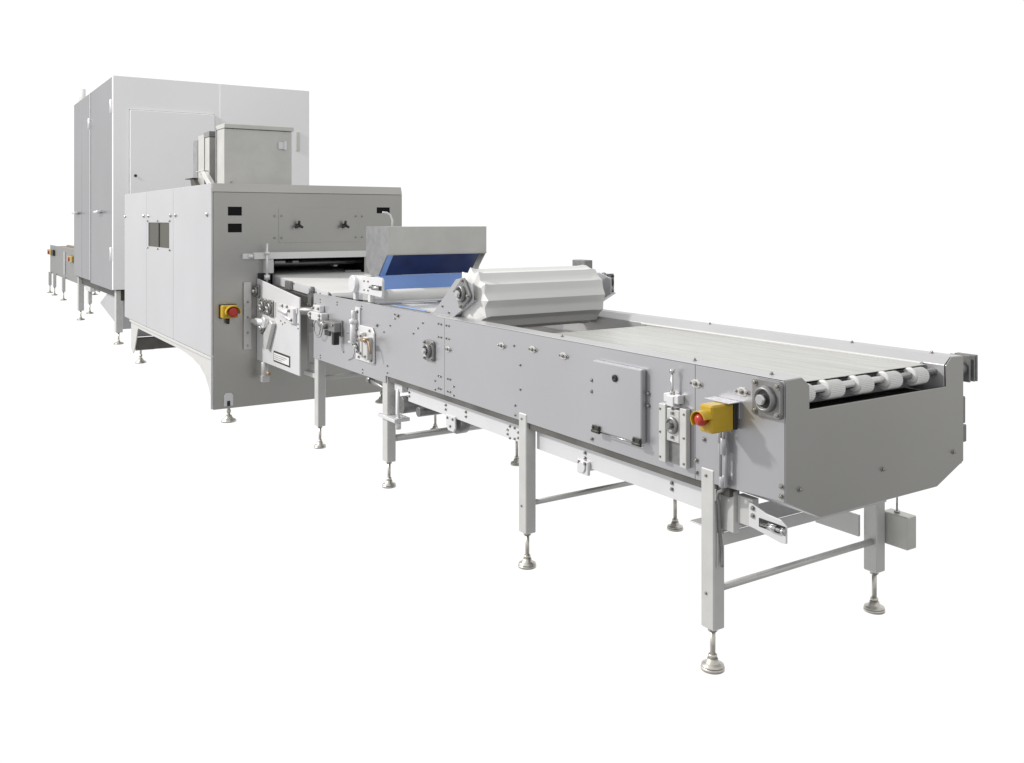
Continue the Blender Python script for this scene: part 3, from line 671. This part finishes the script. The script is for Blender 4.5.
# ================================================================== OVEN ENCLOSURE
OV = thing('oven_enclosure', (-11.7, 1.0, 0), 'tall white insulated cabin with tall steel doors behind the grey machine', 'cabin')
XO, YO = -9.99, -.25; XB = -13.43; YRo = 2.295; Z0, Z1 = .69, 3.365
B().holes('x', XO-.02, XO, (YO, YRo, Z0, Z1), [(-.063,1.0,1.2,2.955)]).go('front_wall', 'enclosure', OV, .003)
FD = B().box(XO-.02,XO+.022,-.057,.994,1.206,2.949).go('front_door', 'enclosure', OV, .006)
B().cyl((XO+.022,.01,2.12),(XO+.030,.01,2.12),.018,n=14).go('lock', 'dark', FD, .001)
B().box(XO+.001,XO+.006,1.065,YRo-.01,Z0,Z1-.004).go('wall_sheet', 'enclosure', OV, .0005)
B().box(XO+.007,XO+.018,2.10,2.15,2.52,2.78).go('vent_strip', 'tan', OV, .002)
B().box(XB,XO-.021,YRo-.02,YRo,Z0,Z1).go('rear_side_wall', 'enclosure', OV, .002)
B().box(XB,XB+.02,YO+.03,YRo-.021,Z0,Z1).go('back_wall', 'enclosure', OV, .002)
B().box(XB,XO-.021,YO+.03,YRo-.021,Z1-.03,Z1-.002).go('roof', 'enclosure', OV, .002)
B().box(XB,XO-.021,YO+.03,YRo-.021,Z0,Z0+.03).go('floor_plate', 'darksteel', OV, .002)
B().box(-10.056,XO-.0205,YO,YO+.03,Z0,Z1).go('corner_post', 'enclosure', OV, .003)
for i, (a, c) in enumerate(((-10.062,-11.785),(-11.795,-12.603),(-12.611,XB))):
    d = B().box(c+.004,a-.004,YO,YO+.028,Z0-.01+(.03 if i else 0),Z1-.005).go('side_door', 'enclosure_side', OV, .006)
    if i != 1:
        hx = -10.89 if i == 0 else -12.95
        B().cyl((hx,YO,1.67),(hx,YO-.06,1.67),.022,n=12).cyl((hx-.16,YO-.06,1.67),(hx+.16,YO-.06,1.67),.016,n=12).go('handle', 'rail', d, 0)
B().box(-11.80,-11.775,YO-.008,YO-.001,Z0+.03,Z1-.01).go('door_trim', 'rail', OV, .001)
for z in (2.90,1.05):
    B().cyl((-10.058,YO-.012,z),(-10.058,YO-.012,z+.17),.016,n=10).go('hinge', 'rail', OV, .001)
B().cyl((-11.84,YO-.012,2.85),(-11.84,YO-.012,3.0),.016,n=10).go('hinge', 'rail', OV, .001)
B().box(XB+.1,XO-.35,YO+.10,YO+.2,Z0-.12,Z0-.012).go('base_beam', 'darksteel', OV, .003)
B().box(XO-.35,XO-.05,YO+.10,YO+.2,Z0-.14,Z0-.012).go('base_beam', 'darksteel', OV, .003)
for x, y in ((-10.10,-.165),(-13.43,-.153),(-10.1,2.1),(-13.4,2.1)):
    leg(OV, x, y, Z0-.012, .11, .08, .15, .06)
B().prism([(-11.97,.376),(-11.2,.60),(-10.4,.62),(-10.4,.15),(-10.70,.20)], 'y', -.1, .3).go('chute', 'white_sheet', OV, .003)
B().cyl((-13.3,-.15,3.363),(-13.3,-.15,3.60),.05,n=20).go('exhaust_pipe', 'white', OV, .003)

# ================================================================== FAR CONVEYOR
FC = thing('infeed_table', (-17, .5, 0), 'low distant stainless conveyor with two yellow stop boxes, left of the tall cabin', 'conveyor')
B().box(-20.0,-13.44,.12,.13,.42,1.03).go('side_panel', 'dull', FC, .003)
B().box(-20.0,-13.44,.90,.91,.42,1.03).go('side_panel', 'dull', FC, .003)
B().box(-20.0,-19.99,.135,.895,.42,1.0).go('end_plate', 'steel', FC, .003)
B().box(-19.9,-13.44,.14,.89,.98,.99).go('belt', 'brass', FC, .001)
B().box(-18.0,-13.44,.2,.25,1.03,1.07).go('guide_rail', 'brass', FC, .002)
B().box(-14.4,-13.9,.05,.115,.40,.52).go('bracket_plate', 'rail', FC, .003)
B().box(-17.6,-17.5,.10,.118,.5,.95).go('bracket_plate', 'rail', FC, .003)
for x, y in ((-19.75,.09),(-18.94,.09),(-17.52,.09),(-14.43,.12),(-18.63,.82),(-15.2,.82)):
    leg(FC, x, y, .45 if y < .5 else .6, .10, .055, .17, .06)
for x, z in ((-19.6,.875),(-16.4,.84)):
    eb = B().box(x-.40,x+.22,.06,.118,z-.05,z+.06).go('emergency_stop', 'yellow', FC, .01)
    B().box(x+.221,x+.45,.08,.118,z-.06,z+.06).go('base', 'dark', eb, .003)
    B().lathe([(.03,0),(.045,-.01),(.03,-.02)], (x-.1,.06,z), 'y', 14).go('button', 'red', eb, 0)

# ================================================================== CAMERA
cam = bpy.data.cameras.new('camera'); co = bpy.data.objects.new('camera', cam); COL.objects.link(co)
SC.camera = co
cam.sensor_width = 36; cam.lens = 916/1024*36; cam.clip_end = 200
cam.shift_y = -160.5/1024
co.location = (2.28, -2.265, 1.55)
Fd = Vector((-.83995, .54267, 0))
co.rotation_euler = Fd.to_track_quat('-Z', 'Y').to_euler()

# ================================================================== LIGHT: white in view, added dimmer directions elsewhere to shade the faces
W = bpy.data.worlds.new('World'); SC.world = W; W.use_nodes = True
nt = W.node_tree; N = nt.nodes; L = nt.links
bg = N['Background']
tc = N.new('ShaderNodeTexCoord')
def dot(v):
    d = N.new('ShaderNodeVectorMath'); d.operation = 'DOT_PRODUCT'; d.inputs[1].default_value = v
    L.new(tc.outputs['Generated'], d.inputs[0]); return d.outputs['Value']
at = N.new('ShaderNodeMath'); at.operation = 'ARCTAN2'         # azimuth of the surround: 0 = the white background in view, + = left of it
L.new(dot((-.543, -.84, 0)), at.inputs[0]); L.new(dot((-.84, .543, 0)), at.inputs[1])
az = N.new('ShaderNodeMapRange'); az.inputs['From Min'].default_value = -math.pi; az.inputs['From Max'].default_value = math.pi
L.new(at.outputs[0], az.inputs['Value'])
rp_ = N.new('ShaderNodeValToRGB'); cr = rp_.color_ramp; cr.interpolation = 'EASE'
pts = [(-180,0),(-80,0),(-50,1.0),(43,1.0),(56,.62),(64,.95),(73,.70),(88,.25),(130,.15),(180,0)]  # unseen bright and dark bands, shaped for the panel reflections
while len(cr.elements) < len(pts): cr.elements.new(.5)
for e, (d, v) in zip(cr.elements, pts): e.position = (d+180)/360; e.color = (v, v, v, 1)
L.new(az.outputs[0], rp_.inputs[0])
el = N.new('ShaderNodeMapRange'); el.interpolation_type = 'SMOOTHSTEP'     # made-up dim side: darker from below, brighter from above
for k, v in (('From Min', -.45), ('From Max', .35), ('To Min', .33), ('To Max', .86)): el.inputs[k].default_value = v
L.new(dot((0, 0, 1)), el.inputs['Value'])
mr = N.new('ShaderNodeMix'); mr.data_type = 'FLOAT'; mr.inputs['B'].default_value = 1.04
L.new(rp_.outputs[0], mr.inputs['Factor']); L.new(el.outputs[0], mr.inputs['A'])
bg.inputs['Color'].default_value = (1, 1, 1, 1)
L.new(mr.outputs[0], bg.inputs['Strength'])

def area(loc, target, size, power, col=(1, 1, 1)):
    l = bpy.data.lights.new('studio_lamp', 'AREA'); l.shape = 'DISK'; l.size = size; l.energy = power; l.color = col
    o = bpy.data.objects.new('studio_lamp', l); COL.objects.link(o); o.location = loc
    o.rotation_euler = (Vector(target) - Vector(loc)).to_track_quat('-Z', 'Y').to_euler()
    return o
area((-9.0, -9.5, 8.5), (-1.5, .3, .9), 1.0, 1950, (1, .97, .93))

SC.view_settings.view_transform = 'Standard'; SC.view_settings.look = 'None'
SC.view_settings.exposure = 0; SC.view_settings.gamma = 1
SC.render.film_transparent = False
